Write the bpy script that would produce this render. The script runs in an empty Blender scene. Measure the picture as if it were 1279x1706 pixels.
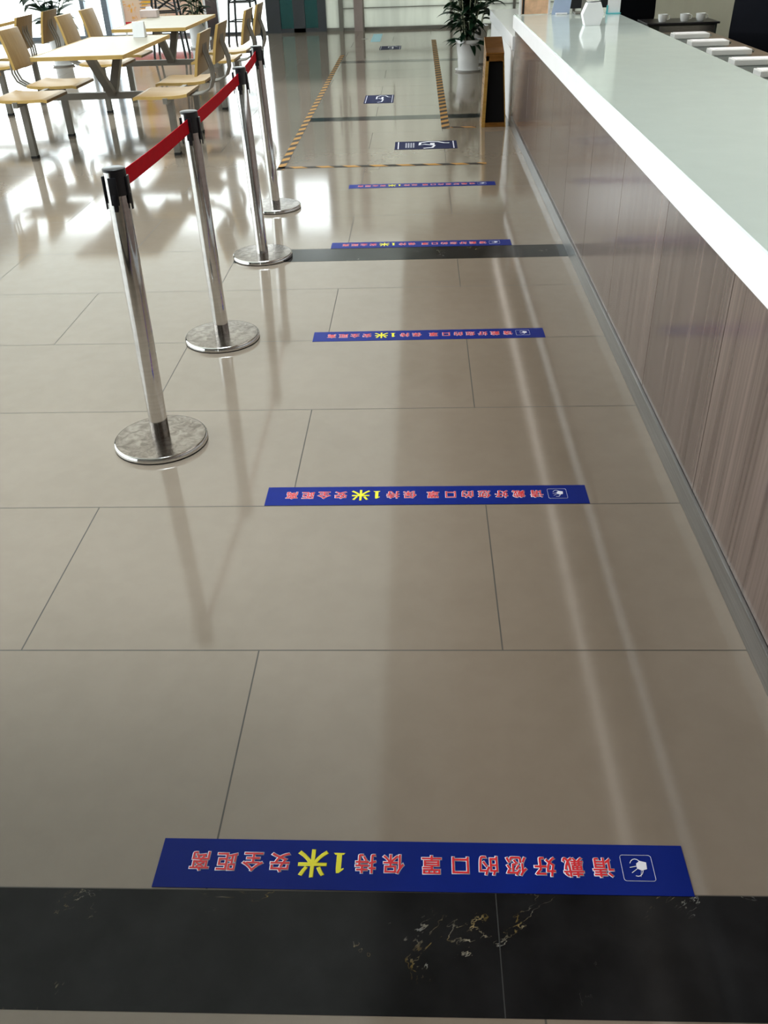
import bpy, bmesh, math, random
from mathutils import Vector, Matrix
random.seed(7)
S = bpy.context.scene
COL = S.collection
# ------------------------------------------------------------------ camera
H_CAM = 1.48
pitch, yaw, roll = math.radians(33.93), math.radians(-3.05), math.radians(-2.106)
fw = Vector((math.sin(yaw)*math.cos(pitch), math.cos(yaw)*math.cos(pitch), -math.sin(pitch)))
rt = Vector((math.cos(yaw), -math.sin(yaw), 0)); up = rt.cross(fw)
R_ = math.cos(roll)*rt + math.sin(roll)*up
U_ = -math.sin(roll)*rt + math.cos(roll)*up
cd = bpy.data.cameras.new('camera'); cam = bpy.data.objects.new('camera', cd); COL.objects.link(cam)
cam.matrix_world = Matrix(((R_.x, U_.x, -fw.x, 0), (R_.y, U_.y, -fw.y, 0), (R_.z, U_.z, -fw.z, H_CAM), (0, 0, 0, 1)))
cd.sensor_fit = 'VERTICAL'; cd.sensor_height = 24.0; cd.lens = 24.0*1451.37/1706
cd.clip_start = 0.05; cd.clip_end = 200
S.camera = cam
# ------------------------------------------------------------------ world and exposure
wd = bpy.data.worlds.new('daylight'); S.world = wd; wd.use_nodes = True
bg = wd.node_tree.nodes['Background']; bg.inputs[0].default_value = (0.93, 0.97, 1.0, 1); bg.inputs[1].default_value = 3.0
S.view_settings.view_transform = 'Standard'; S.view_settings.look = 'None'
S.view_settings.gamma = 1.0; S.view_settings.use_curve_mapping = False
S.view_settings.exposure = 0.75

def area(name, loc, rot, sx, sy, power=0, portal=False, color=(1, 1, 1)):
    l = bpy.data.lights.new(name, 'AREA'); l.shape = 'RECTANGLE'; l.size = sx; l.size_y = sy; l.energy = power; l.color = color
    if portal: l.cycles.is_portal = True
    o = bpy.data.objects.new(name, l); o.location = loc; o.rotation_euler = rot; COL.objects.link(o); return o
XL, XR, YB, YF, ZC = -8.0, 3.4, -4.0, 17.0, 3.4
area('window_portal', (XL-0.05, 6.5, 1.7), (0, math.radians(-90), 0), 3.4, 21, portal=True)
area('window_portal', (-2.3, YF+0.1, 1.7), (math.radians(-90), 0, 0), 11.4, 3.4, portal=True)

a_ = area('left_floor_fill', ((XL+.4-.05)/2, 6.3, ZC-.04), (0, 0, 0), -XL-.45, 9.7, power=155, color=(0.9, 1.0, 1.04)); a_.data.spread = math.radians(22)  # added fill light that brightens the floor on the dining side
a_ = area('counter_front_fill', (-2.4, 4.2, 3.3), (0, math.radians(-50), 0), 0.12, 9.0, power=17, color=(1.0, 0.98, 0.96)); a_.data.spread = math.radians(40)  # unseen fill added to brighten the counter front and worktop edge
# ------------------------------------------------------------------ helpers
def link(o): COL.objects.link(o); return o
class MB:
    def __init__(s): s.bm = bmesh.new()
    def box(s, x0, x1, y0, y1, z0, z1, bev=0.0):
        b = bmesh.new(); bmesh.ops.create_cube(b, size=1)
        for v in b.verts: v.co = Vector(((x0+x1)/2+v.co.x*(x1-x0), (y0+y1)/2+v.co.y*(y1-y0), (z0+z1)/2+v.co.z*(z1-z0)))
        if bev: bmesh.ops.bevel(b, geom=b.edges[:], offset=bev, segments=2, affect='EDGES', profile=0.6)
        return s.add(b)
    def add(s, b, M=None):
        if M is not None: bmesh.ops.transform(b, matrix=M, verts=b.verts)
        me = bpy.data.meshes.new('t'); b.to_mesh(me); b.free(); s.bm.from_mesh(me); bpy.data.meshes.remove(me); return s
    def lathe(s, prof, n=40, cx=0, cy=0):
        b = bmesh.new(); rings = []
        for r, z in prof:
            if r < 1e-6: rings.append([b.verts.new((cx, cy, z))])
            else: rings.append([b.verts.new((cx+r*math.cos(2*math.pi*i/n), cy+r*math.sin(2*math.pi*i/n), z)) for i in range(n)])
        for a, c in zip(rings, rings[1:]):
            for i in range(n):
                j = (i+1) % n
                if len(a) == 1: b.faces.new((a[0], c[j], c[i])) if len(c) > 1 else None
                elif len(c) == 1: b.faces.new((a[i], a[j], c[0]))
                else: b.faces.new((a[i], a[j], c[j], c[i]))
        bmesh.ops.recalc_face_normals(b, faces=b.faces)
        return s.add(b)
    def prism(s, prof, y0, y1, axis='y', bev=0.0):
        """profile of (a, z) extruded along y (axis 'y': a is x) or along x (axis 'x': a is y)"""
        b = bmesh.new()
        mk = (lambda a, z, t: (a, t, z)) if axis == 'y' else ((lambda a, z, t: (t, a, z)) if axis == 'x' else (lambda a, z, t: (a, z, t)))
        A = [b.verts.new(mk(a, z, y0)) for a, z in prof]; B = [b.verts.new(mk(a, z, y1)) for a, z in prof]
        n = len(prof)
        b.faces.new(A); b.faces.new(B[::-1])
        for i in range(n): b.faces.new((A[i], B[i], B[(i+1) % n], A[(i+1) % n]))
        bmesh.ops.recalc_face_normals(b, faces=b.faces)
        if bev: bmesh.ops.bevel(b, geom=b.edges[:], offset=bev, segments=2, affect='EDGES', profile=0.6)
        return s.add(b)
    def tube(s, pts, r, n=10, flat=None):
        """round tube, or with flat=(w,h) a rectangular bar, along a polyline"""
        b = bmesh.new(); P = [Vector(p) for p in pts]; rings = []; ref = None
        for i, p in enumerate(P):
            t = (P[min(i+1, len(P)-1)]-P[max(i-1, 0)]).normalized()
            if ref is None: ref = Vector((0, 1, 0)) if abs(t.y) < 0.9 else Vector((0, 0, 1))
            u = (ref - t*ref.dot(t)).normalized(); w = t.cross(u); ref = u
            if flat:
                rings.append([b.verts.new(p+u*a*flat[0]/2+w*c*flat[1]/2) for a, c in ((1, 1), (-1, 1), (-1, -1), (1, -1))])
            else:
                rr = r[i] if isinstance(r, (list, tuple)) else r
                rings.append([b.verts.new(p+u*rr*math.cos(2*math.pi*k/n)+w*rr*math.sin(2*math.pi*k/n)) for k in range(n)])
        m = len(rings[0])
        for a, c in zip(rings, rings[1:]):
            for k in range(m): b.faces.new((a[k], a[(k+1) % m], c[(k+1) % m], c[k]))
        b.faces.new(rings[0][::-1]); b.faces.new(rings[-1])
        bmesh.ops.recalc_face_normals(b, faces=b.faces)
        return s.add(b)
    def poly(s, pts, z0, z1): return s.prism(pts, z0, z1, axis='z')
    def build(s, name, mat, parent=None, smooth=False, loc=None):
        me = bpy.data.meshes.new(name); s.bm.to_mesh(me); s.bm.free()
        if smooth:
            for p in me.polygons: p.use_smooth = True
            try: me.set_sharp_from_angle(angle=math.radians(35))
            except Exception: pass
        me.materials.append(mat); o = bpy.data.objects.new(name, me); link(o)
        if parent: o.parent = parent
        if loc: o.location = loc
        return o
def tag(o, label=None, cat=None, group=None, kind=None):
    if label: o['label'] = label
    if cat: o['category'] = cat
    if group: o['group'] = group
    if kind: o['kind'] = kind
    return o
def empty(name, loc=(0, 0, 0), rz=0, label=None, cat=None, group=None):
    o = bpy.data.objects.new(name, None); o.empty_display_size = 0.1; link(o); o.location = loc; o.rotation_euler = (0, 0, rz)
    return tag(o, label, cat, group)
def copy_tree(o, parent=None):
    c = o.copy(); COL.objects.link(c)
    if parent: c.parent = parent
    for ch in list(o.children): copy_tree(ch, c)
    return c
def struct(mb, name, mat): return tag(mb.build(name, mat), kind='structure')

# ------------------------------------------------------------------ materials
class N:
    def __init__(s, name):
        s.m = bpy.data.materials.new(name); s.m.use_nodes = True; s.t = s.m.node_tree; s.b = s.t.nodes['Principled BSDF']
    def n(s, typ, **kw):
        x = s.t.nodes.new(typ)
        for k, v in kw.items():
            if k.startswith('_'): setattr(x, k[1:], v)
            else:
                key = int(k[1:]) if k[0] == 'i' and k[1:].isdigit() else k
                x.inputs[key].default_value = v
        return x
    def l(s, a, b): s.t.links.new(a, b)
    def math(s, op, a, b=None, c=None):
        x = s.t.nodes.new('ShaderNodeMath'); x.operation = op
        for i, v in enumerate((a, b, c)):
            if v is None: continue
            if isinstance(v, (int, float)): x.inputs[i].default_value = v
            else: s.l(v, x.inputs[i])
        return x.outputs[0]
    def mix(s, fac, a, b, typ='MIX'):
        x = s.t.nodes.new('ShaderNodeMix'); x.data_type = 'RGBA'; x.blend_type = typ
        for i, v in ((0, fac), (6, a), (7, b)):
            if isinstance(v, (int, float)): x.inputs[i].default_value = v
            elif isinstance(v, tuple): x.inputs[i].default_value = (*v[:3], 1)
            else: s.l(v, x.inputs[i])
        return x.outputs[2]
    def coords(s, scale=(1, 1, 1), out='Object', loc=(0, 0, 0)):
        tc = s.n('ShaderNodeTexCoord'); mp = s.n('ShaderNodeMapping'); s.l(tc.outputs[out], mp.inputs[0]); mp.inputs[3].default_value = scale; mp.inputs[1].default_value = loc
        return mp.outputs[0]
    def noise(s, vec, scale, detail=4, rough=0.55, dist=0.0):
        x = s.n('ShaderNodeTexNoise', Scale=scale, Detail=detail, Roughness=rough, Distortion=dist); s.l(vec, x.inputs['Vector']); return x.outputs['Fac']
    def ramp(s, fac, stops):
        x = s.n('ShaderNodeValToRGB'); e = x.color_ramp.elements
        while len(e) < len(stops): e.new(0.5)
        for q, (p, c) in zip(e, stops): q.position = p; q.color = (*c, 1)
        s.l(fac, x.inputs[0]); return x.outputs[0]
def simple(name, col, rough=0.5, metal=0.0, var=0.06, nscale=8, bump=0.0, coat=0.0, spec=0.5, ior=1.5):
    m = N(name); v = m.coords(); f = m.noise(v, nscale)
    lo = tuple(c*(1-var) for c in col); hi = tuple(min(1, c*(1+var)) for c in col)
    m.l(m.ramp(f, [(0.3, lo), (0.7, hi)]), m.b.inputs['Base Color'])
    m.b.inputs['Roughness'].default_value = rough; m.b.inputs['Metallic'].default_value = metal
    m.b.inputs['Specular IOR Level'].default_value = spec; m.b.inputs['IOR'].default_value = ior
    m.b.inputs['Coat Weight'].default_value = coat
    if bump:
        b = m.n('ShaderNodeBump', Strength=bump); m.l(m.noise(v, nscale*12), b.inputs['Height']); m.l(b.outputs[0], m.b.inputs['Normal'])
    return m.m

def floor_material():
    m = N('polished_tile'); tc = m.n('ShaderNodeTexCoord'); sp = m.n('ShaderNodeSeparateXYZ'); m.l(tc.outputs['Object'], sp.inputs[0])
    x, y = sp.outputs[0], sp.outputs[1]
    D, W = 0.6467, 1.2014
    v = m.math('DIVIDE', m.math('SUBTRACT', y, 0.9405), D)
    row = m.math('FLOOR', v); fv = m.math('SUBTRACT', v, row)
    par = m.math('FLOORED_MODULO', row, 2.0)
    u = m.math('ADD', m.math('DIVIDE', m.math('ADD', x, 0.407), W), m.math('MULTIPLY', par, 0.5))
    cu = m.math('FLOOR', u); fu = m.math('SUBTRACT', u, cu)
    dv = m.math('MULTIPLY', m.math('MINIMUM', fv, m.math('SUBTRACT', 1.0, fv)), D)
    du = m.math('MULTIPLY', m.math('MINIMUM', fu, m.math('SUBTRACT', 1.0, fu)), W)
    d = m.math('MINIMUM', du, dv)
    line = m.math('LESS_THAN', d, 0.0018)
    comb = m.n('ShaderNodeCombineXYZ'); m.l(cu, comb.inputs[0]); m.l(row, comb.inputs[1])
    wn = m.n('ShaderNodeTexWhiteNoise'); m.l(comb.outputs[0], wn.inputs['Vector'])
    obj = tc.outputs['Object']
    n1 = m.noise(obj, 1.3, 5, 0.6, 0.4); n2 = m.noise(obj, 14, 3)
    base = m.ramp(n1, [(0.3, (0.195, 0.157, 0.122)), (0.7, (0.225, 0.183, 0.145))])
    base = m.mix(0.06, base, m.ramp(n2, [(0.4, (0.15, 0.125, 0.095)), (0.6, (0.25, 0.215, 0.175))]))
    tint = m.ramp(wn.outputs['Value'], [(0.0, (0.96, 0.96, 0.955)), (1.0, (1.0, 1.0, 1.0))])
    base = m.mix(1.0, base, tint, 'MULTIPLY')
    m.l(m.mix(line, base, (0.05, 0.043, 0.035)), m.b.inputs['Base Color'])
    rr = m.n('ShaderNodeMapRange'); m.l(m.noise(obj, 3, 4), rr.inputs[0]); rr.inputs[3].default_value = 0.07; rr.inputs[4].default_value = 0.10
    m.l(m.math('ADD', rr.outputs[0], m.math('MULTIPLY', line, 0.5)), m.b.inputs['Roughness'])
    m.b.inputs['IOR'].default_value = 1.52
    return m.m
def marble_material():
    m = N('black_marble'); v = m.coords(loc=(0.5, 0, 0))
    w = m.n('ShaderNodeTexNoise', Scale=2.5, Detail=6, Roughness=0.65, Distortion=1.2); m.l(v, w.inputs['Vector'])
    vein = m.math('LESS_THAN', m.math('ABSOLUTE', m.math('SUBTRACT', w.outputs['Fac'], 0.57)), 0.0035)
    patch = m.ramp(m.noise(v, 5.5, 3, 0.6), [(0.5, (0, 0, 0)), (0.62, (1, 1, 1))])
    fine = m.ramp(m.noise(v, 60, 3), [(0.42, (0, 0, 0)), (0.6, (1, 1, 1))])
    f = m.math('MULTIPLY', m.math('MULTIPLY', vein, patch), fine)
    vc = m.ramp(m.noise(v, 7), [(0.42, (0.22, 0.15, 0.04)), (0.58, (0.25, 0.25, 0.235))])
    base = m.ramp(m.noise(v, 9, 5), [(0.35, (0.006, 0.006, 0.0065)), (0.7, (0.013, 0.013, 0.014))])
    m.l(m.mix(f, base, vc), m.b.inputs['Base Color'])
    m.b.inputs['Roughness'].default_value = 0.14; m.b.inputs['IOR'].default_value = 1.3; m.b.inputs['Specular IOR Level'].default_value = 0.35
    return m.m
def counter_wood():
    m = N('grey_brown_laminate'); v = m.coords((1, 26, 0.9))
    g = m.noise(v, 1.0, 2, 0.5, 0.2); g2 = m.noise(m.coords((1, 9, 0.4)), 1.0, 1); g3 = m.noise(m.coords((1, 75, 1)), 1.0, 1)
    oi = m.n('ShaderNodeObjectInfo')
    c = m.ramp(g, [(0.3, (0.048, 0.031, 0.025)), (0.5, (0.092, 0.064, 0.055)), (0.72, (0.155, 0.113, 0.098))])
    c = m.mix(0.35, c, m.ramp(g2, [(0.35, (0.06, 0.04, 0.034)), (0.65, (0.15, 0.112, 0.098))]))
    c = m.mix(0.25, c, m.ramp(g3, [(0.35, (0.06, 0.04, 0.034)), (0.65, (0.17, 0.13, 0.112))]))
    k = m.math('ADD', 0.88, m.math('MULTIPLY', oi.outputs['Random'], 0.24))
    hv = m.n('ShaderNodeHueSaturation'); m.l(k, hv.inputs['Value']); m.l(c, hv.inputs['Color'])
    m.l(hv.outputs[0], m.b.inputs['Base Color']); m.b.inputs['Roughness'].default_value = 0.16
    return m.m
def plywood(name, lo, hi, rough=0.35):
    m = N(name); v = m.coords((5, 60, 5)); g = m.noise(v, 1.0, 5, 0.6, 0.3)
    m.l(m.ramp(g, [(0.3, lo), (0.7, hi)]), m.b.inputs['Base Color']); m.b.inputs['Roughness'].default_value = rough; m.b.inputs['Specular IOR Level'].default_value = 0.2
    return m.m
def brushed(name, lo, hi, rough=0.25, scale=(400, 4, 4), metal=1.0):
    m = N(name); g = m.noise(m.coords(scale), 1.0, 3)
    m.l(m.ramp(g, [(0.3, lo), (0.7, hi)]), m.b.inputs['Base Color']); m.b.inputs['Metallic'].default_value = metal
    rr = m.n('ShaderNodeMapRange'); m.l(g, rr.inputs[0]); rr.inputs[3].default_value = rough*0.8; rr.inputs[4].default_value = rough*1.25
    m.l(rr.outputs[0], m.b.inputs['Roughness']); return m.m
def base_disc_metal():
    m = N('worn_steel'); v = m.coords(); n = m.noise(v, 26, 4, 0.6, 1.2)
    m.l(m.ramp(n, [(0.35, (0.16, 0.13, 0.112)), (0.65, (0.33, 0.285, 0.255))]), m.b.inputs['Base Color']); m.b.inputs['Metallic'].default_value = 1
    b = m.n('ShaderNodeBump', Strength=0.15, Distance=0.004); m.l(n, b.inputs['Height']); m.l(b.outputs[0], m.b.inputs['Normal'])
    m.b.inputs['Roughness'].default_value = 0.22; return m.m
def thin_glass(name, tint, refl=0.08, rough=0.0):
    m = N(name); m.t.nodes.remove(m.b); out = [q for q in m.t.nodes if q.type == 'OUTPUT_MATERIAL'][0]
    tr = m.n('ShaderNodeBsdfTransparent'); tr.inputs[0].default_value = (*tint, 1)
    gl = m.n('ShaderNodeBsdfGlossy'); gl.inputs['Roughness'].default_value = rough
    fr = m.n('ShaderNodeFresnel'); fr.inputs[0].default_value = 1.45
    mx = m.n('ShaderNodeMixShader'); m.l(fr.outputs[0], mx.inputs[0]); m.l(tr.outputs[0], mx.inputs[1]); m.l(gl.outputs[0], mx.inputs[2])
    m.l(mx.outputs[0], out.inputs[0]); return m.m
def milky_glass(name, col):
    m = N(name); m.t.nodes.remove(m.b); out = [q for q in m.t.nodes if q.type == 'OUTPUT_MATERIAL'][0]
    v = m.coords((3, 3, 0.3)); c = m.ramp(m.noise(v, 1.5, 3), [(0.35, tuple(k*0.82 for k in col)), (0.65, col)])
    tr = m.n('ShaderNodeBsdfTranslucent'); m.l(c, tr.inputs[0])
    df = m.n('ShaderNodeBsdfDiffuse'); m.l(c, df.inputs[0])
    mx = m.n('ShaderNodeMixShader', i0=0.45); m.l(tr.outputs[0], mx.inputs[1]); m.l(df.outputs[0], mx.inputs[2])
    gl = m.n('ShaderNodeBsdfGlossy'); gl.inputs['Roughness'].default_value = 0.05
    m2 = m.n('ShaderNodeMixShader', i0=0.06); m.l(mx.outputs[0], m2.inputs[1]); m.l(gl.outputs[0], m2.inputs[2])
    m.l(m2.outputs[0], out.inputs[0]); return m.m
def emissive(name, col, st):
    m = N(name); m.b.inputs['Base Color'].default_value = (*col, 1); m.b.inputs['Emission Color'].default_value = (*col, 1); m.b.inputs['Emission Strength'].default_value = st
    return m.m
def hazard():
    m = N('hazard_stripes'); tc = m.n('ShaderNodeTexCoord'); sp = m.n('ShaderNodeSeparateXYZ'); m.l(tc.outputs['Object'], sp.inputs[0])
    a = m.math('MULTIPLY', m.math('ADD', m.math('MULTIPLY', sp.outputs[0], 1.0), sp.outputs[1]), 1/0.2)
    f = m.math('FRACT', a); k = m.math('LESS_THAN', f, 0.5)
    wear = m.ramp(m.noise(tc.outputs['Object'], 9, 4), [(0.4, (0, 0, 0)), (0.9, (1, 1, 1))])
    ye = m.mix(wear, (0.36, 0.18, 0.04), (0.27, 0.15, 0.06))
    m.l(m.mix(k, ye, (0.03, 0.024, 0.02)), m.b.inputs['Base Color']); m.b.inputs['Roughness'].default_value = 0.6; m.b.inputs['Specular IOR Level'].default_value = 0.2
    return m.m
def poster_mat():
    m = N('floral_poster'); v = m.coords(); tc = m.coords(out='Generated'); sp = m.n('ShaderNodeSeparateXYZ'); m.l(tc, sp.inputs[0])
    n = m.noise(v, 3.2, 4, 0.6, 1.0); n2 = m.noise(v, 1.7, 2)
    c = m.ramp(n2, [(0.35, (0.85, 0.55, 0.42)), (0.5, (0.9, 0.66, 0.5)), (0.65, (0.86, 0.4, 0.36))])
    fl = m.ramp(n, [(0.56, (0, 0, 0)), (0.6, (1, 1, 1))])
    c = m.mix(fl, c, m.ramp(n, [(0.56, (0.95, 0.35, 0.03)), (0.68, (0.95, 0.62, 0.05))]))
    low = m.math('LESS_THAN', sp.outputs[2], 0.07)
    m.l(m.mix(low, c, (0.75, 0.02, 0.04)), m.b.inputs['Base Color']); m.b.inputs['Roughness'].default_value = 0.35
    return m.m
def leafmat():
    m = N('dark_green_leaf'); n = m.noise(m.coords(), 9, 3)
    m.l(m.ramp(n, [(0.35, (0.008, 0.03, 0.016)), (0.65, (0.03, 0.095, 0.045))]), m.b.inputs['Base Color']); m.b.inputs['Roughness'].default_value = 0.32
    return m.m

M = dict(
    floor=floor_material(), marble=marble_material(), laminate=counter_wood(), hazard=hazard(), poster=poster_mat(), leaf=leafmat(),
    ply=plywood('light_plywood', (0.27, 0.165, 0.07), (0.36, 0.235, 0.11)), plyedge=plywood('yellow_wood_edging', (0.62, 0.40, 0.13), (0.75, 0.52, 0.2)),
    tabletop=plywood('grey_beige_laminate', (0.27, 0.24, 0.185), (0.33, 0.3, 0.24), 0.35),
    frame=brushed('grey_painted_steel', (0.23, 0.215, 0.195), (0.3, 0.285, 0.265), 0.4, (6, 6, 6), 0.35),
    chrome=brushed('polished_steel', (0.62, 0.61, 0.6), (0.72, 0.71, 0.7), 0.07, (6, 6, 90)), disc=base_disc_metal(),
    bluemull=brushed('blue_grey_aluminium', (0.28, 0.34, 0.42), (0.36, 0.42, 0.5), 0.3, (4, 4, 60), 0.6),
    slate=simple('slate_frame', (0.055, 0.062, 0.072), 0.35), sill=simple('grey_sill', (0.2, 0.19, 0.17), 0.4),
    kick=brushed('brushed_steel', (0.36, 0.365, 0.38), (0.5, 0.505, 0.52), 0.32, (30, 3, 200)),
    matte=simple('matte_black', (0.006, 0.006, 0.007), 0.7, spec=0.1), black=simple('black_plastic', (0.012, 0.012, 0.016), 0.3), rubber=simple('black_rubber', (0.02, 0.02, 0.02), 0.7),
    blackmetal=simple('black_metal', (0.02, 0.022, 0.026), 0.4), fabric=simple('black_mesh_fabric', (0.006, 0.007, 0.011), 0.9, bump=0.2, spec=0.1),
    red=simple('red_webbing', (0.66, 0.004, 0.018), 0.7, var=0.05, nscale=40, bump=0.1, spec=0.1),
    stone=simple('white_engineered_stone', (0.92, 0.92, 0.95), 0.22, var=0.015), whitep=simple('white_paint', (0.78, 0.77, 0.78), 0.35, var=0.02),
    glasstop=simple('pale_green_back_painted_glass', (0.60, 0.70, 0.675), 0.07, var=0.02, ior=1.52),
    blue=simple('blue_vinyl', (0.0025, 0.013, 0.16), 0.35, var=0.08, spec=0.1), blue2=simple('navy_vinyl', (0.012, 0.014, 0.05), 0.5, var=0.1, spec=0.05),
    ink_white=simple('white_ink', (0.75, 0.74, 0.82), 0.35, var=0.03), ink_red=simple('red_ink', (0.6, 0.01, 0.02), 0.35), ink_yellow=simple('yellow_ink', (0.72, 0.66, 0.01), 0.35),
    ink_grey=simple('grey_ink', (0.3, 0.3, 0.36), 0.4), paleblue=simple('pale_blue_vinyl', (0.22, 0.5, 0.62), 0.35),
    ceil=simple('ceiling_plaster', (0.78, 0.78, 0.76), 0.9, var=0.02), soffit=simple('brown_soffit', (0.26, 0.17, 0.11), 0.6), wall=simple('beige_wall_paint', (0.36, 0.33, 0.25), 0.8, var=0.04, nscale=2),
    backwall=simple('grey_wall_paint', (0.3, 0.28, 0.26), 0.8, var=0.04), mauve=simple('mauve_column', (0.34, 0.27, 0.255), 0.4),
    gold=brushed('polished_gold', (0.85, 0.5, 0.12), (1.0, 0.68, 0.22), 0.3, (6, 6, 60)), amber=brushed('amber_bronze', (0.36, 0.17, 0.04), (0.48, 0.24, 0.07), 0.28, (6, 6, 60)),
    pot=simple('white_ceramic', (0.72, 0.71, 0.72), 0.25, var=0.04), soil=simple('dark_soil', (0.03, 0.022, 0.016), 0.9, nscale=60, var=0.4),
    stem=simple('pale_stem', (0.28, 0.3, 0.2), 0.5), clear=thin_glass('window_glass', (0.96, 0.99, 0.98)), teal=thin_glass('tinted_door_glass', (0.07, 0.13, 0.125)),
    milky=milky_glass('frosted_glass', (0.7, 0.72, 0.66)), ground=simple('pale_paving', (0.6, 0.6, 0.58), 0.9), acrylic=thin_glass('clear_acrylic', (0.93, 0.97, 0.96)),
    led=emissive('led_strip', (1.0, 0.95, 0.88), 1.3), ceil_glow=emissive('added_ceiling_glow', (0.92, 1.0, 0.95), 0.5),  # LED strip, then the glow of the added ceiling fill sheet
    paper=simple('white_paper', (0.82, 0.83, 0.86), 0.6, var=0.02), orange=simple('peach_print', (0.8, 0.5, 0.32), 0.5, nscale=14, var=0.2), sky=simple('pale_blue_paper', (0.42, 0.52, 0.72), 0.5),
    desk=plywood('brown_desk', (0.16, 0.125, 0.09), (0.22, 0.175, 0.13), 0.3), deskdark=simple('dark_grey_laminate', (0.07, 0.085, 0.08), 0.3), cyan=simple('cyan_plastic', (0.1, 0.5, 0.55), 0.4),
    tray=simple('glossy_white_tray', (0.85, 0.87, 0.87), 0.2, var=0.02), palegreen=simple('pale_green_glass_edge', (0.4, 0.55, 0.48), 0.1),
)
# ------------------------------------------------------------------ room
struct(MB().box(XL, XR, YB, YF, -0.1, 0), 'floor', M['floor'])
struct(MB().box(XL, XR+.1, YB, YF+.1, ZC, ZC+0.1), 'ceiling', M['ceil'])
struct(MB().box(XL, XR+.1, YB-0.1, YB, 0, ZC), 'wall_back', M['backwall'])
struct(MB().box(XR, XR+0.1, YB, YF+.1, 0, ZC), 'wall_right', M['wall'])
struct(MB().box(0.25, XR, YB, YF, 3.0, ZC), 'trim_1', M['soffit'])
struct(MB().box(XL+.4, -0.3, 1.6, YF-.4, ZC-.03, ZC-.001), 'trim_11', M['ceil_glow'])  # added glowing sheet under the ceiling, brightens the left side
struct(MB().box(-60, 60, YB-30, 70, -0.25, -0.12), 'ground', M['ground'])
# left glazing
def window(n, parts_mb, mat, glass_boxes, gm):
    f = struct(parts_mb, 'window_%d' % n, mat)
    for g in glass_boxes: MB().box(*g).build('pane', gm, f)
    return f
w = MB(); panes = []
ys = [YB+i*(YF-YB)/10 for i in range(11)]
for y in ys: w.box(XL-0.06, XL+0.06, y-0.035, y+0.035, 0, ZC)
w.box(XL-0.05, XL+0.05, YB, YF, 0, 0.08); w.box(XL-0.05, XL+0.05, YB, YF, 2.5, 2.56)
for a, b in zip(ys, ys[1:]): panes.append((XL-0.006, XL+0.006, a+0.035, b-0.035, 0.08, ZC))
window(1, w, M['bluemull'], panes, M['clear'])
# far glazing, left of the dark door
w = MB()
for a, b in ((-5.77, -5.70), (-5.40, -5.30)): w.box(a, b, YF-0.06, YF+0.06, 0, ZC)
w.box(XL, -3.62, YF-0.04, YF+0.04, 0, 0.05)
window(2, w, M['bluemull'], [(XL, -5.77, YF-.006, YF+.006, .05, ZC), (-5.70, -5.40, YF-.006, YF+.006, .05, ZC), (-5.30, -3.62, YF-.006, YF+.006, .05, ZC)], M['clear'])
w = MB(); w.box(-3.62, -3.42, YF-0.07, YF+0.07, 0, ZC); w.box(-3.42, -2.6, YF-0.04, YF+0.04, 0, 0.035)
window(3, w, M['slate'], [(-3.42, -2.6, YF-.006, YF+.006, .035, ZC)], M['clear'])
# dark double door
d = MB(); d.box(-2.60, -2.36, YF-0.05, YF+0.05, 0, ZC); d.box(-1.72, -1.58, YF-0.05, YF+0.05, 0, ZC); d.box(-2.36, -1.72, YF-0.05, YF+0.05, 2.3, 2.45)
d.box(-2.14, -1.94, YF-0.04, YF+0.04, 0, 2.3); d.box(-2.36, -1.72, YF-0.04, YF+0.04, 0, 0.06)
dd = struct(d, 'door_1', M['slate'])
MB().box(-2.36, -2.14, YF-.006, YF+.006, .06, 2.3).build('pane', M['teal'], dd); MB().box(-1.94, -1.72, YF-.006, YF+.006, .06, 2.3).build('pane', M['teal'], dd)
MB().box(-2.36, -1.72, YF-.006, YF+.006, 2.45, ZC).build('pane', M['clear'], dd)
for x in (-2.11, -1.97): MB().tube([(x, YF-0.09, .85), (x, YF-0.09, 1.5)], 0.013).build('handle', M['chrome'], dd)
# pale glazed section and column
w = MB(); w.box(-1.36, -1.29, YF-0.07, YF+0.07, 0, ZC); w.box(-1.58, -1.36, YF-0.03, YF+0.03, 0, 0.05)
for x in (0.55, 1.6, 2.6): w.box(x-.02, x+.02, YF-0.04, YF+0.04, 0, ZC)
w.box(-1.29, XR, YF-0.04, YF+0.04, 0, 0.045); w.box(-1.29, XR, YF-0.03, YF+0.03, 0.33, 0.338)
window(4, w, M['sill'], [(-1.58, -1.36, YF-.006, YF+.006, .05, ZC), (-1.29, -1.10, YF-.006, YF+.006, .045, ZC), (-0.95, 0.53, YF-.006, YF+.006, .045, ZC), (0.57, 1.58, YF-.006, YF+.006, .045, ZC), (1.62, 2.58, YF-.006, YF+.006, .045, ZC), (2.62, XR, YF-.006, YF+.006, .045, ZC)], M['milky'])
struct(MB().box(-1.10, -0.95, YF-0.09, YF+0.05, 0, ZC), 'trim_2', M['mauve'])
o = struct(MB().box(-0.955, -0.925, YF-0.11, YF-0.04, 0, 0.46), 'trim_3', M['chrome'])
for x, z0, z1 in ((-1.40, 1.05, 1.62), (-1.23, 1.0, 1.6), (-0.44, 0.85, 1.57)):
    h = MB().tube([(x, YF-0.14, z0), (x, YF-0.14, z1)], 0.016); h.tube([(x, YF-0.14, z0+.05), (x, YF-0.03, z0+.05)], 0.01); h.tube([(x, YF-0.14, z1-.05), (x, YF-0.03, z1-.05)], 0.01)
    tag(h.build('door_handle', M['chrome'], None, True), kind='structure')
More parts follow.
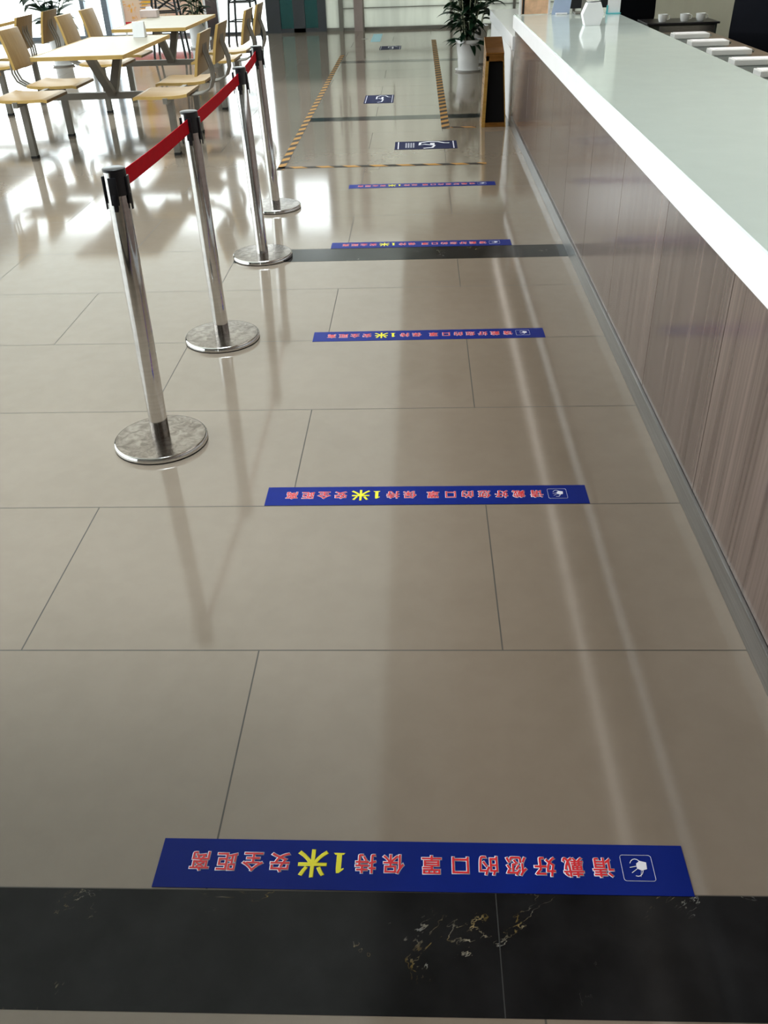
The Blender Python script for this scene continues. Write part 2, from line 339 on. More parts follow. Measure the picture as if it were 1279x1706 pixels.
# black marble strips let into the floor
def strip(n, x0, x1, ya, yb, dx=0.0):
    """ya = (near y at x0, near y at x1) ; yb = far"""
    m = MB().poly([(x0, ya[0]), (x1, ya[1]), (x1, yb[1]), (x0, yb[0])], -0.002, 0.0006); struct(m, 'trim_%d' % n, M['marble'])
strip(4, XL, 0.785, (0.718, 0.72), (0.940, 0.940)); strip(5, -1.007, 0.785, (4.600, 4.605), (4.815, 4.815))
strip(6, -1.03, 0.8, (8.64, 8.63), (8.83, 8.84)); strip(7, -1.05, 0.8, (12.72, 12.66), (12.93, 12.87))
struct(MB().box(0.128, 0.130, 0.72, 0.94, 0, 0.0009), 'trim_8', M['rubber'])
# ------------------------------------------------------------------ added countertop fill lights and LED strip
for yy in (0.5, 3.5, 6.5): a_ = area('countertop_fill', (2.0, yy, 2.99), (0, 0, 0), 1.0, 2.6, power=11, color=(1, 0.97, 0.92)); a_.data.spread = math.radians(95)  # added area lights that brighten the countertop and desk from above
struct(MB().box(1.15, 1.20, -2.5, 14, 2.985, 3.0), 'trim_9', M['led'])
# ------------------------------------------------------------------ service counter
XC = 0.79
ctr = empty('service_counter', (XC, 3.7, 0), label='long reception counter clad in glossy grey-brown wood panels with steel kickplate', cat='counter')
seams = [2.18+0.695*i for i in range(-5, 9)] + [8.2]
for a, b in zip(seams, seams[1:]):
    if b-a < 0.05: continue
    MB().box(0, 0.03, a+0.0015-3.7, min(b, 8.2)-0.0015-3.7, 0.08, 0.745, 0.0012).build('wood_panel', M['laminate'], ctr)
MB().box(0.012, 0.75, -1.2-3.7, 8.19-3.7, 0.0, 0.744).build('carcass', M['deskdark'], ctr)
k = MB().box(-0.010, 0.02, -1.3-3.7, 8.2-3.7, 0, 0.078, 0.002); k.build('kickplate', M['kick'], ctr)
wt = empty('countertop', (XC, 3.7, 0.745), label='thick white stone worktop with pale green glass surface on the wood-clad counter', cat='countertop')
MB().box(-0.02, 0.79, -1.3-3.7, 8.22-3.7, 0, 0.095, 0.003).build('slab', M['stone'], wt)
MB().box(-0.012, 0.785, -1.3-3.7, 8.2-3.7, 0.095, 0.102, 0.001).build('glass_surface', M['glasstop'], wt)
# lower white counter behind
c2 = empty('white_counter', (XC, 8.24, 0), label='lower white counter continuing behind the long wood-clad counter', cat='counter')
MB().box(0.0, 0.7, 0.0, 2.7, 0, 0.578, .003).build('body', M['whitep'], c2)
MB().box(-0.015, 0.75, 0.0, 2.75, 0.58, 0.685, 0.003).build('worktop', M['stone'], c2)
# ------------------------------------------------------------------ floor stickers with lettering
def text_mesh(ch, size, offset, mat, name, parent, cx, cy, z, rot=math.pi, shear=0.0, sx=1.0):
    cu = bpy.data.curves.new('t', 'FONT'); cu.body = ch; cu.size = size; cu.bevel_depth = offset; cu.bevel_resolution = 0; cu.extrude = 0.0; cu.fill_mode = 'BOTH'; cu.resolution_u = 3; cu.shear = shear
    ob = bpy.data.objects.new('t', cu); COL.objects.link(ob)
    dg = bpy.context.evaluated_depsgraph_get(); me = bpy.data.meshes.new_from_object(ob.evaluated_get(dg))
    bpy.data.objects.remove(ob)
    if len(me.vertices) == 0: return None
    xs = [v.co.x for v in me.vertices]; yy = [v.co.y for v in me.vertices]
    mx, my = (min(xs)+max(xs))/2, (min(yy)+max(yy))/2
    for v in me.vertices: v.co.x = (v.co.x-mx)*sx; v.co.y -= my; v.co.z *= 0.0001/max(offset, 1e-5)
    me.materials.clear(); me.materials.append(mat)
    return me
def stick(name, me, parent, x, y, z):
    o = bpy.data.objects.new(name, me); link(o); o.parent = parent; o.location = (x, y, z); o.rotation_euler = (0, 0, math.pi); return o
CH = [('请', 1013), ('戴', 963), ('好', 916), ('您', 868), ('的', 821), ('口', 774), ('罩', 725), ('保', 660), ('持', 613), ('安', 466), ('全', 419), ('距', 374), ('离', 328)]
def make_sticker():
    root = empty('floor_sticker')
    MB().box(-.5, .5, -.0525, .0525, 0, .0008).build('vinyl_strip', M['blue'], root)
    for ch, px in CH:
        u = (px-256)/896-0.5
        a = text_mesh(ch, 0.043, 0.0019, M['ink_white'], '', root, 0, 0, 0, sx=0.95)
        if a: stick('character_outline', a, root, u, 0.003, 0.0010)
        b = text_mesh(ch, 0.043, 0.0006, M['ink_red'], '', root, 0, 0, 0, sx=0.95)
        if b: stick('character', b, root, u, 0.003, 0.0014)
    mi = text_mesh('米', 0.062, 0.0017, M['ink_yellow'], '', root, 0, 0, 0, sx=0.95)
    stick('yellow_character', mi, root, (522-256)/896-0.5, 0.002, 0.0012)
    one = MB().poly([(-.005, -.02), (.005, -.02), (.005, .012), (.004, .021), (-.001, .021), (-.010, .013), (-.010, .010), (-.005, .012)], 0, .0004); one.poly([(-.011, -.022), (.011, -.022), (.008, -.018), (-.008, -.018)], 0, .0004)
    one.build('yellow_numeral', M['ink_yellow'], root, loc=((567-256)/896-0.5, 0.003, 0.0010)).rotation_euler = (0, 0, math.pi)
    # mask pictogram in a rounded square
    ic = MB(); hw, hh, t = 0.029, 0.027, 0.0013
    pts = []
    for cx, cy, a0 in ((hw-.005, hh-.005, 0), (-hw+.005, hh-.005, 90), (-hw+.005, -hh+.005, 180), (hw-.005, -hh+.005, 270)):
        for q in range(5): an = math.radians(a0+q*22.5); pts.append((cx+.005*math.cos(an), cy+.005*math.sin(an)))
    pts.append(pts[0]); ic.tube([(x, y, 0.0003) for x, y in pts], 0, flat=(t, .0005))
    head = [(0.012*math.cos(math.radians(a))*1.0+0.002, 0.019*math.sin(math.radians(a))*0.95-0.001) for a in range(70, 350, 20)]
    ic.tube([(x, y, 0.0003) for x, y in head], 0, flat=(.0013, .0005))
    ic.poly([(-.018, -.012), (-.006, -.015), (.001, -.009), (.001, .001), (-.007, .005), (-.017, .002)], 0, .0006)
    ic.tube([(.001, -.004, .0003), (.014, -.001, .0003)], 0, flat=(.0012, .0005)); ic.tube([(.0, .001, .0003), (.012, .010, .0003)], 0, flat=(.0012, .0005)); ic.tube([(-.006, .005, .0003), (-.003, .018, .0003)], 0, flat=(.0014, .0005))
    ic.build('mask_pictogram', M['ink_white'], root, loc=((1070-256)/896-0.5, 0.003, 0.0009)).rotation_euler = (0, 0, math.pi)
    return root
st = make_sticker()
spots = [(-0.011, 0.994, -0.35, 'blue safe-distance floor sticker nearest the viewer, touching the wide black marble band'),
         (0.010, 2.288, -0.05, 'blue safe-distance floor sticker level with the nearest belt post'),
         (0.030, 3.571, 0.5, 'blue safe-distance floor sticker level with the second nearest belt post'),
         (0.001, 4.868, -0.05, 'blue safe-distance floor sticker lying along the edge of the short black marble band'),
         (0.011, 6.198, 0.3, 'farthest blue safe-distance floor sticker, just before the hazard tape')]
for i, (x, y, a, lab) in enumerate(spots):
    o = st if i == 0 else copy_tree(st)
    o.location = (x, y, 0.0009 if i in (0, 3) else 0.0002); o.rotation_euler = (0, 0, math.radians(a))
    tag(o, lab, 'floor sticker', 'blue floor stickers')
# hazard tapes
def tape(name, p, q, w, label):
    v = Vector((q[0]-p[0], q[1]-p[1], 0)); L = v.length; a = math.atan2(v.y, v.x)
    o = MB().box(0, L, -w/2, w/2, 0, 0.0012).build('hazard_tape', M['hazard'], loc=(p[0], p[1], 0.0008)); o.rotation_euler = (0, 0, a)
    return tag(o, label, 'tape', 'hazard tapes on the floor')
tape('a', (-1.035, 6.74), (-1.07, 13.6), 0.055, 'long black and yellow hazard tape running back on the left, nearest the dining tables')
tape('b', (-1.06, 6.81), (0.49, 6.80), 0.05, 'black and yellow hazard tape lying crosswise behind the farthest blue sticker')
tape('c', (0.225, 8.15), (0.222, 15.2), 0.07, 'black and yellow hazard tape running back towards the potted plant by the counter')
tape('d', (0.27, 8.21), (0.49, 8.19), 0.045, 'short dark end of hazard tape beside the gold bin')
# navy floor signs
def floor_sign(x, y, w, d, label, txt=True):
    r = empty('floor_sign', (x, y, 0.0005), label=label, cat='floor sign', group='navy floor signs')
    MB().box(-w/2, w/2, -d/2, d/2, 0, .001).build('vinyl_sheet', M['blue2'], r)
    b = MB(); s = w/0.5
    for sx in (-1, 1): b.box(sx*.222*s-.004*s, sx*.222*s+.004*s, -d*.45, d*.45, .001, .0014)
    pts = [(-.02, -.12), (.05, -.10), (.07, -.02), (-.01, .03), (-.05, .0), (-.045, .09), (.02, .13), (.10, .12), (.15, .07), (.19, .065)]
    b.tube([(px*s, py*d/.3, .0012) for px, py in pts], 0, flat=(.022*s, .0006))
    b.poly([(.035*s, .0), (.07*s, .0), (.07*s, .07*d/.3), (.035*s, .07*d/.3)], .001, .0015)
    b.build('figure', M['ink_white'], r)
    if txt:
        g = MB()
        for i in range(4): g.box((-.165+.02*i)*s, (-.153+.02*i)*s, -.09*d/.3, .09*d/.3, .001, .0013)
        g.build('small_print', M['ink_grey'], r)
floor_sign(0.048, 7.49, 0.50, 0.30, 'wide navy floor sign with white figure, nearest of the dark floor signs')
floor_sign(-0.415, 9.80, 0.30, 0.50, 'small dark blue floor sign with white figure between the two hazard tapes', False)
floor_sign(-0.42, 14.3, 0.31, 0.45, 'farthest dark floor sign, near the glass front', False)
tag(MB().box(-.75, -.60, 15.15, 16.3, 0, .0012).build('floor_sticker', M['paleblue'], loc=(0, 0, 0.0003)), 'pale blue floor sticker lying by the frosted glass front', 'floor sticker')
struct(MB().lathe([(0, .0012), (.05, .0012), (.055, 0)], 20, -0.86, 15.6), 'trim_10', M['sill'])

# ------------------------------------------------------------------ belt posts
PH = 0.922
posts = [((-0.912, 2.648), (-0.889, 2.627)), ((-0.868, 3.565), (-0.873, 3.552)), ((-0.86, 4.70), (-0.892, 4.775)), ((-0.925, 5.693), (-0.95, 5.696))]
labs = ['nearest polished steel belt post with black head, fullest in view', 'second nearest steel belt post, red belts on both sides of its head', 'steel belt post standing on the end of the short black marble band', 'farthest steel belt post, where the red belt line ends']
def make_post():
    r = empty('belt_post')
    MB().lathe([(0, 0), (.156, 0), (.160, .004), (.160, .018), (.155, .023), (.034, .026), (0, .026)], 72).build('base', M['disc'], r, True)
    MB().lathe([(.1595, .0045), (.1612, .0055), (.1612, .017), (.1585, .0215), (.156, .0232)], 72).build('rim', M['chrome'], r, True)
    MB().lathe([(0, 0.0), (.156, 0), (.161, .001), (.161, .0035), (.15, .0036)], 60).build('rubber_ring', M['rubber'], r, True)
    return r
post_objs = []; p0 = make_post(); roots = [p0]+[copy_tree(p0) for _ in range(3)]
for i, ((bx, by), (tx, ty)) in enumerate(posts):
    r = roots[i]; r.location = (bx, by, 0); tag(r, labs[i], 'belt post', 'belt posts in a row'); post_objs.append(r)
    lx, ly = tx-bx, ty-by
    def build_lean(mb, name, mat, smooth=True):
        for v in mb.bm.verts:
            f = v.co.z/PH; v.co.x += lx*f; v.co.y += ly*f
        return mb.build(name, mat, r, smooth)
    build_lean(MB().lathe([(0.0315, .02), (.0315, PH-.008), (.028, PH-.004), (0, PH-.004)], 40), 'pole', M['chrome'])
    build_lean(MB().lathe([(.030, PH-.010), (.033, PH-.009), (.033, PH-.002), (.030, PH), (0, PH)], 40), 'cap', M['black'])
    # cassette cover on the viewer side and clips round the head
    c = MB(); arc = [(.0335*math.cos(math.radians(a)), .0335*math.sin(math.radians(a))) for a in range(-95 if i == 0 else -115, 50, 12)]
    arc2 = [(x*.93, y*.93) for x, y in reversed(arc)]
    c.poly(arc+arc2, PH-.075, PH-.009)
    build_lean(c, 'cassette_cover', M['black'])
    for ang in (0, 90, 180, 270):
        q = MB(); q.box(.032, .038, -.012, .012, PH-.100, PH-.022, .002); q.box(.036, .040, -.006, .006, PH-.118, PH-.07, .002)
        bmesh.ops.rotate(q.bm, verts=q.bm.verts, cent=(0, 0, 0), matrix=Matrix.Rotation(math.radians(ang), 3, 'Z'))
        build_lean(q, 'belt_clip', M['black'])
for i in range(3):
    (tx, ty), (ux, uy) = posts[i][1], posts[i+1][1]; bx, by = posts[i][0]
    b = bmesh.new(); n = 16; rows = []
    for k in range(n+1):
        t = k/n; x = tx+(ux-tx)*t; y = ty+.036+(uy-.036-ty-.036)*t; z = PH-.048-.004*math.sin(math.pi*t)
        rows.append([b.verts.new((x-bx+sx, y-by, z+sz)) for sx, sz in ((-.0008, -.024), (.0008, -.024), (.0008, .024), (-.0008, .024))])
    for a, c in zip(rows, rows[1:]):
        for k in range(4): b.faces.new((a[k], a[(k+1) % 4], c[(k+1) % 4], c[k]))
    b.faces.new(rows[0][::-1]); b.faces.new(rows[-1]); bmesh.ops.recalc_face_normals(b, faces=b.faces)
    mb = MB(); mb.add(b); mb.build('red_belt', M['red'], post_objs[i])

# ------------------------------------------------------------------ canteen tables with attached seats
def arcpts(f, n=10): return [f(i/(n-1)) for i in range(n)]
def make_table():
    r = empty('canteen_table')
    T = MB().box(-.345, .345, -.68, .76, .722, .747, .006).build('tabletop', M['tabletop'], r)
    e = MB()
    e.prism([(-.35, -.685), (.35, -.685), (.35, -.679), (-.35, -.679)], .721, .7485, axis='z'); e.prism([(-.35, .759), (.35, .759), (.35, .765), (-.35, .765)], .721, .7485, axis='z')
    e.box(-.351, -.344, -.685, .765, .721, .7485); e.box(.344, .351, -.685, .765, .721, .7485)
    e.build('edge_band', M['plyedge'], T)
    MB().tube([(-.56, 0, .385), (.56, 0, .385)], 0, flat=(.05, .05)).build('cross_beam', M['frame'], r)
    for sy in (-1, 1):
        MB().tube([(0, 0.02*sy, .40), (0, sy*.40, .712)], 0, flat=(.045, .065)).build('strut', M['frame'], r)
        MB().box(-.20, .20, sy*.40-.03, sy*.40+.03, .704, .722).build('mounting_plate', M['frame'], r)
    for sx in (-1, 1):
        MB().tube([(sx*.585, -.60, .415), (sx*.585, .60, .415)], 0, flat=(.04, .035)).build('seat_rail', M['frame'], r)
        for sy, yy in ((-1, -.445), (1, .45)):
            l = MB().tube([(sx*.585, yy, 0.018), (sx*.585, yy, .40)], 0, flat=(.055, .045)).build('leg', M['frame'], r)
            MB().box(sx*.585-.026, sx*.585+.026, yy-.029, yy+.029, 0, .02, .002).build('foot_cap', M['rubber'], l)
        for yc in (-.35, .35):
            # moulded seat: gently dished plywood, waterfall front
            top = []; bot = []
            for k in range(13):
                t = k/12; x = .335+.42*t; z = .454-.006*math.sin(math.pi*t)+(.008*((t-.75)/.25)**2 if t > .75 else 0)-(.01*((.1-t)/.1)**2 if t < .1 else 0)
                top.append((sx*x, z)); bot.append((sx*x, z-.022))
            s_ = MB().prism(top+bot[::-1], yc-.235, yc+.235, bev=.003).build('seat', M['ply'], r, True)
            e = MB(); e.prism(top+bot[::-1], yc-.2365, yc-.2345); e.build('pale_edge', M['plyedge'], s_)
            pr = []; pb = []
            for k in range(9):
                t = k/8; z = .572+.288*t; x = .822+.065*t+.006*(2*t-1)**2; pr.append((sx*x, z)); pb.append((sx*(x+.022), z+.003))
            b_ = MB().prism(pr+pb[::-1], yc-.205, yc+.205, bev=.003).build('backrest', M['ply'], r, True)
            e = MB(); e.prism(pr+pb[::-1], yc-.2065, yc-.2045); e.build('pale_edge', M['plyedge'], b_)
            for dy in (-.055, 0, .055):
                P = arcpts(lambda t: (sx*(.60+.36*math.sin(t*math.pi*.5)**0.9 if t < 1 else .96), yc+dy, .425-.02*math.sin(t*math.pi*.5)+.0*t), 6)
                pts = [(sx*.60, yc+dy, .425), (sx*.76, yc+dy, .425), (sx*.84, yc+dy, .435), (sx*.90, yc+dy, .47), (sx*.925, yc+dy, .53), (sx*.925, yc+dy, .60), (sx*.905, yc+dy, .67), (sx*.885, yc+dy, .73), (sx*.888, yc+dy, .78)]
                MB().tube(pts, .0085, 8).build('bent_tube', M['frame'], r, True)
    return r
tb = make_table()
for i, (x, y, lab) in enumerate([(-2.53, 7.82, 'four-seat canteen table nearest the belt posts, with white card on its top'), (-2.53, 9.89, 'four-seat canteen table behind the nearest one, in front of the floral poster board'), (-4.72, 9.89, 'four-seat canteen table cut off by the left edge of the photo')]):
    o = tb if i == 0 else copy_tree(tb); o.location = (x, y, 0); tag(o, lab, 'table', 'canteen tables with attached seats')
# items on tables
t = MB(); t.prism([(-.045, 0), (.045, 0), (.012, .115), (-.012, .115)], -.05, .05, axis='x'); 
o = tag(t.build('table_card', M['paper'], loc=(-2.40, 8.44, .7487)), 'white folded card standing on the back of the nearest canteen table', 'table card')
nb = empty('napkin_box', (-2.85, 10.52, .7487), label='pale pink napkin box on the canteen table behind', cat='napkin box')
pk = simple('pale_pink_plastic', (0.72, 0.6, 0.6), 0.4)
MB().box(-.09, .09, -.06, .06, 0, .07, .006).build('box', pk, nb); MB().prism([(-.04, .068), (.04, .068), (.02, .1), (-.03, .095)], -.008, .008).build('napkin', M['paper'], nb)

# ------------------------------------------------------------------ plants
def leaf(mb, base, direction, L, W, droop, twist=0.0):
    d = Vector(direction).normalized(); side = d.cross(Vector((0, 0, 1))); side = side.normalized() if side.length > 1e-3 else Vector((1, 0, 0))
    b = bmesh.new(); n = 7; prev = None; p = Vector(base); vel = d.copy()
    for k in range(n+1):
        t = k/n; w = W*math.sin(math.pi*min(1, t*0.93+0.07))**0.8*0.5 if t < 1 else 0.0015
        nrm = side.cross(vel).normalized(); sd = (side*math.cos(twist)+nrm*math.sin(twist))
        row = [b.verts.new(p-sd*w), b.verts.new(p-nrm*w*0.25), b.verts.new(p+sd*w)]
        if prev:
            b.faces.new((prev[0], prev[1], row[1], row[0])); b.faces.new((prev[1], prev[2], row[2], row[1]))
        prev = row; vel = (vel+Vector((0, 0, -droop/n))).normalized(); p = p+vel*L/n
    bmesh.ops.solidify(b, geom=b.faces[:], thickness=0.0015)
    mb.add(b)
def pot(r, rt, h, saucer=True, band=True):
    MB().lathe([(0, .012), (rt*.74, .012), (rt*.76, .02), (rt*.8, h*.3), (rt*.815, h*.34), (rt*.80, h*.4), (rt*.93, h*.86), (rt, h*.9), (rt*1.0, h), (rt*.94, h), (rt*.9, h*.9)], 40).build('pot', M['pot'], r, True)
    MB().lathe([(0, h*.9), (rt*.92, h*.9)], 30).build('soil', M['soil'], r)
    if saucer: MB().lathe([(0, 0), (rt*.9, 0), (rt*1.02, .02), (rt*1.0, .024), (rt*.86, .014), (0, .012)], 40).build('saucer', M['pot'], r, True)
def plant(name, loc, rt, h, stems, ztop, spread, leafL, leafW, label, seed, low=0.12):
    rnd = random.Random(seed); r = empty('potted_plant', loc, label=label, cat='plant', group='potted plants')
    pot(r, rt, h)
    for s in range(stems):
        a = rnd.uniform(0, 2*math.pi); rr = rnd.uniform(0, rt*.5); lean = rnd.uniform(.2, 1)*spread; hh = ztop*rnd.uniform(.6, 1)
        p0 = Vector((rr*math.cos(a), rr*math.sin(a), h*.88)); p1 = p0+Vector((lean*math.cos(a)*.35, lean*math.sin(a)*.35, (hh-h)*.55)); p2 = p0+Vector((lean*math.cos(a), lean*math.sin(a), hh-h))
        pts = [p0*(1-t)**2+p1*2*t*(1-t)+p2*t*t for t in [k/8 for k in range(9)]]
        MB().tube(pts, [.009-.0007*k for k in range(9)], 6).build('stem', M['stem'], r, True)
        fo = MB(); cnt = 9
        for k in range(cnt):
            t = low+(1-low)*k/(cnt-1); q = pts[min(8, int(t*8))]; an = a+k*2.4+rnd.uniform(-.4, .4)
            leaf(fo, q, (math.cos(an), math.sin(an), rnd.uniform(.3, 1.1)), leafL*rnd.uniform(.75, 1.1), leafW, rnd.uniform(.5, 1.9), rnd.uniform(-.5, .5))
        fo.build('foliage', M['leaf'], r, True)
    return r
plant('a', (0.585, 11.70, 0), 0.157, 0.335, 19, 1.25, 0.25, 0.27, 0.07, 'potted plant with dense dark green leaves beside the counter, behind the gold bin', 3, 0.03)
plant('c', (0.70, 12.35, 0), 0.16, 0.42, 6, 1.2, 0.25, 0.26, 0.05, 'second potted plant, mostly hidden directly behind the one by the counter', 11, 0.3)
plant('b', (-4.93, 13.35, 0), 0.15, 0.54, 5, 1.15, 0.34, 0.36, 0.09, 'potted plant with broad leaves at the upper left, behind the canteen chairs', 5, 0.05)
plant('d', (-3.38, 15.05, 0), 0.15, 0.42, 10, 1.2, 0.24, 0.26, 0.05, 'potted plant in white pot behind the second canteen table', 8, 0.12)
# ------------------------------------------------------------------ gold bin
gb = empty('litter_bin', (0.645, 8.17, 0), label='gold litter bin with black open front standing at the end of the counter', cat='bin')
g = MB()
g.prism([(-.112, 0.0), (-.082, 0.0), (-.062, .55), (-.088, .55)], 0, .02); g.prism([(.09, 0), (.098, 0), (.062, .55), (.052, .55)], 0, .02)
g.build('front_frame', M['gold'], gb)
MB().box(-.108, .094, 0.001, .30, 0, .035).build('plinth', M['amber'], gb)
b = MB(); b.prism([(-.105, .03), (-.098, .03), (-.080, .56), (-.088, .56)], .012, .30); b.build('left_side', M['amber'], gb)
b = MB(); b.prism([(.088, .03), (.094, .03), (.06, .56), (.053, .56)], .012, .30); b.build('right_side', M['amber'], gb)
MB().prism([(-.088, .03), (.09, .03), (.056, .50), (-.070, .50)], .03, .29).build('black_liner', M['matte'], gb)
MB().prism([(0.0, .51), (.0, .575), (.10, .60), (.30, .665), (.30, .51)], -.090, .062, axis='x', bev=.003).build('lid', M['amber'], gb)
# ------------------------------------------------------------------ poster board
pb = empty('poster_board', (-4.18, 16.3, 0), label='floral orange and pink poster board behind the second canteen table', cat='poster')
MB().box(-.66, .66, 0, .03, .16, 2.0, .004).build('board', M['poster'], pb)
pf = MB(); pf.box(-.69, -.66, -.005, .035, .0, 2.03); pf.box(.66, .69, -.005, .035, 0, 2.03); pf.box(-.66, .66, -.005, .035, 2.0, 2.03); pf.build('frame', M['whitep'], pb)
for sx in (-1, 1): MB().box(sx*.675-.02, sx*.675+.02, -.2, .2, 0, .02).build('foot', M['whitep'], pb)
q = MB()
for k in range(3): q.box(-.38, .30, -.003, 0, .585-.05*k, .597-.05*k)
q.build('faint_print', M['ink_grey'], pb)
# ------------------------------------------------------------------ black metal high chairs
def high_chair(loc, rz, label):
    r = empty('high_chair', loc, math.radians(rz), label=label, cat='chair', group='black metal high chairs')
    tops = [(-.15, -.15), (.15, -.15), (.15, .15), (-.15, .15)]; feet = [(-.22, -.22), (.22, -.22), (.22, .22), (-.22, .22)]
    for (a, b_), (c, d_) in zip(tops, feet): MB().tube([(c, d_, 0), (a, b_, .76)], 0, flat=(.028, .028)).build('leg', M['blackmetal'], r)
    def at(i, z): f = z/.76; return (feet[i][0]*(1-f)+tops[i][0]*f, feet[i][1]*(1-f)+tops[i][1]*f, z)
    for z in (.30, .56):
        for i in range(4): MB().tube([at(i, z), at((i+1) % 4, z)], .01, 8).build('rung', M['blackmetal'], r)
    for i in (0, 2): MB().tube([at(i, .57), at((i+1) % 4, .75)], .009, 8).build('brace', M['blackmetal'], r)
    for i in (0, 2): MB().tube([at((i+1) % 4, .57), at(i, .75)], .009, 8).build('brace', M['blackmetal'], r)
    MB().box(-.18, .18, -.18, .18, .76, .79, .01).build('seat', M['blackmetal'], r)
    MB().prism([(.16, .98), (.18, .98), (.20, 1.12), (.18, 1.12)], -.17, .17, axis='x', bev=.004).build('backrest', M['blackmetal'], r)
    for sx in (-1, 1): MB().tube([(sx*.15, .15, .78), (sx*.15, .18, 1.08)], .012, 8).build('back_post', M['blackmetal'], r)
high_chair((-3.58, 14.1, 0), 5, 'black metal high chair standing behind the second canteen table')
high_chair((-2.77, 15.72, 0), -6, 'black metal high chair near the glass front, right of the poster board')
# ------------------------------------------------------------------ things on the counter
ZT = 0.8475
nbx = empty('paper_cup_box', (1.225, 7.13, ZT), label='white faceted paper box standing on the far part of the countertop', cat='box')
MB().prism([(-.052, 0), (.052, 0), (.074, .075), (.045, .145), (-.045, .138), (-.074, .07)], -.05, .05, bev=.002).build('body', M['paper'], nbx)
MB().prism([(-.045, .1475), (.045, .1535), (.04, .156), (-.04, .15)], -.045, .045).build('flap', M['tray'], nbx)
nt = empty('framed_notice', (0.93, 8.10, ZT), label='white framed notice with peach print standing at the far end of the countertop', cat='notice')
q = MB(); q.box(-.125, -.108, -.01, .015, 0, .4); q.box(.105, .12, -.01, .015, 0, .4); q.box(-.125, .12, -.01, .015, .385, .4); q.build('frame', M['whitep'], nt)
MB().box(-.108, .105, 0, .008, .004, .385).build('print', M['orange'], nt); MB().box(-.1, -.085, -.003, 0, .006, .385).build('dark_band', M['black'], nt)
bl = empty('brochure', (1.13, 8.06, ZT), label='pale blue brochure leaning beside the framed notice on the countertop', cat='brochure')
MB().prism([(-.07, 0), (.07, 0), (.10, .25), (-.03, .25)], -.004, .004).build('page', M['sky'], bl)
MB().box(-.04, .05, -.05, -.01, 0, .012, .003).build('stand', M['paper'], bl)
mo = empty('payment_terminal', (1.33, 8.05, ZT), label='black display on a grey post at the far end of the countertop', cat='monitor')
MB().box(-.035, .035, 0, .03, 0, .42, .004).build('post', M['sill'], mo); MB().box(-.16, .19, .03, .06, .035, .38, .006).build('screen', M['black'], mo); MB().box(-.09, .09, -.05, .09, 0, .012, .004).build('foot', M['sill'], mo)
cc = empty('card_holder', (1.53, 7.95, ZT), label='white card in a cyan holder on the countertop, right of the black display', cat='card holder')
MB().box(-.05, .05, 0, .004, .005, .20).build('card', M['paper'], cc); MB().box(-.055, .055, -.02, .025, 0, .008).build('base', M['cyan'], cc); MB().box(-.055, -.045, -.004, .008, 0, .06).build('clip', M['cyan'], cc)
# lower work desk behind
dk = empty('work_desk', (1.62, 4.0, 0), label='lower brown work desk running behind the counter', cat='desk')
MB().box(0, .70, -3.5, 4.0, .66, .70, .003).build('desktop', M['desk'], dk); 
MB().box(0.02, .50, -3.45, 3.95, 0, .66).build('body', M['deskdark'], dk)
MB().box(0.02, .50, -3.4, 3.8, .7, .712, .002).build('dark_inlay', M['deskdark'], dk)
tr = None
tl = ['nearest the viewer, at the right edge of the photo', 'second from the right edge', 'in the middle of the row', 'beside the dark drawer unit', 'fourth from the right edge']
for i, y in enumerate([5.00, 5.50, 5.98, 6.47, 6.97, 7.46]):
    if tr is None:
        tr = empty('serving_tray'); MB().box(-.13, .13, -.065, .065, 0, .035, .006).build('tray', M['tray'], tr)
        MB().box(-.115, .115, -.05, .05, .035, .037).build('lid', M['paper'], tr); MB().box(.13, .155, -.03, .03, .01, .022, .003).build('handle', M['acrylic'], tr); o = tr
    else: o = copy_tree(tr)
    o.location = (2.02, y, .7125)
    tag(o, ['white tray on the desk behind the counter, nearest the viewer', 'white tray on the desk, next after the nearest one', 'white tray on the desk, third from the nearest', 'white tray on the desk, third from the drawer unit', 'white tray on the desk, second from the drawer unit', 'white tray on the desk right beside the dark drawer unit'][i], 'tray', 'white trays behind the counter')
du = empty('drawer_unit', (2.16, 8.42, 0), label='dark drawer unit carrying white cups behind the counter', cat='cabinet')
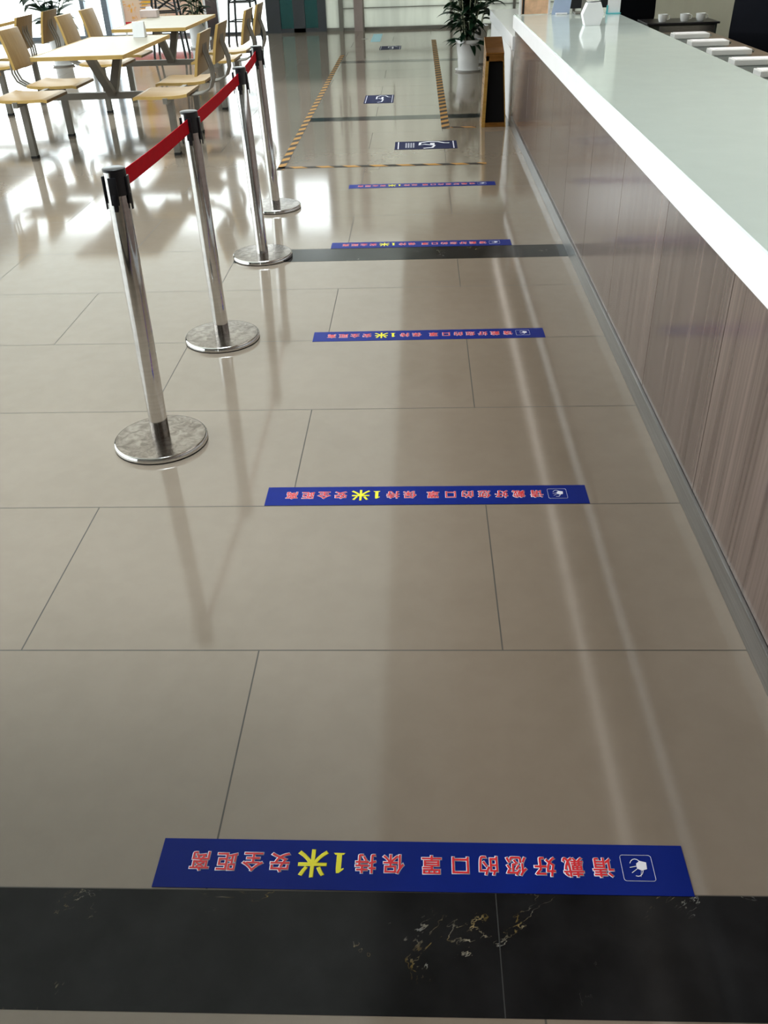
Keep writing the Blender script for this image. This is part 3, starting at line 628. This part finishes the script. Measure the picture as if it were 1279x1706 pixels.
MB().box(-.27, .29, -.15, .2, 0, .73, .004).build('body', M['deskdark'], du); MB().box(-.285, .305, -.17, .22, .73, .745, .003).build('top', M['black'], du)
MB().box(-.18, .27, -.158, -.15, .62, .72, .002).build('drawer', M['kick'], du)
cp = None
for i, x in enumerate((2.02, 2.20, 2.33)):
    if cp is None:
        cp = empty('cup'); MB().lathe([(0, 0), (.028, 0), (.036, .02), (.04, .055), (.037, .055), (.03, .01), (0, .008)], 24).build('bowl', M['tray'], cp, True)
        MB().tube([(.036, 0, .045), (.056, 0, .04), (.056, 0, .02), (.034, 0, .014)], .004, 6).build('handle', M['tray'], cp, True); o = cp
    else: o = copy_tree(cp)
    o.location = (x, 8.36, .7455); tag(o, ['leftmost white cup on the dark drawer unit', 'middle white cup on the dark drawer unit', 'rightmost white cup on the dark drawer unit'][i], 'cup', 'white cups on the drawer unit')
def office_chair(loc, rz, label):
    r = empty('office_chair', loc, math.radians(rz), label=label, cat='chair', group='black office chairs')
    bk = MB(); pr = [(-.0, .55), (.05, .55), (.08, .7), (.07, .9), (.03, 1.14), (-.0, 1.14), (.03, .9), (.03, .7)]
    bk.prism(pr, -.25, .25, axis='x', bev=.01); bk.build('backrest', M['fabric'], r, True)
    MB().box(-.26, .26, -.46, .0, .44, .52, .03).build('seat', M['fabric'], r, True)
    MB().lathe([(0, .07), (.03, .07), (.03, .44), (0, .44)], 16, 0, -.22).build('column', M['black'], r, True)
    MB().box(-.04, .04, -.06, .09, .42, .58, .01).build('back_bracket', M['black'], r)
    for k in range(5):
        a = k*2*math.pi/5; x, y = .30*math.cos(a), -.22+.30*math.sin(a)
        MB().tube([(0, -.22, .10), (x, y, .075)], .018, 8).build('leg', M['black'], r, True); MB().lathe([(0, 0), (.022, .006), (.027, .03), (.022, .054), (0, .06)], 12, x, y).build('caster', M['rubber'], r, True)
office_chair((2.68, 7.8, 0), 140, 'large black office chair behind the counter at the right edge')
office_chair((1.96, 9.5, 0), 200, 'black office chair beyond the far end of the countertop')
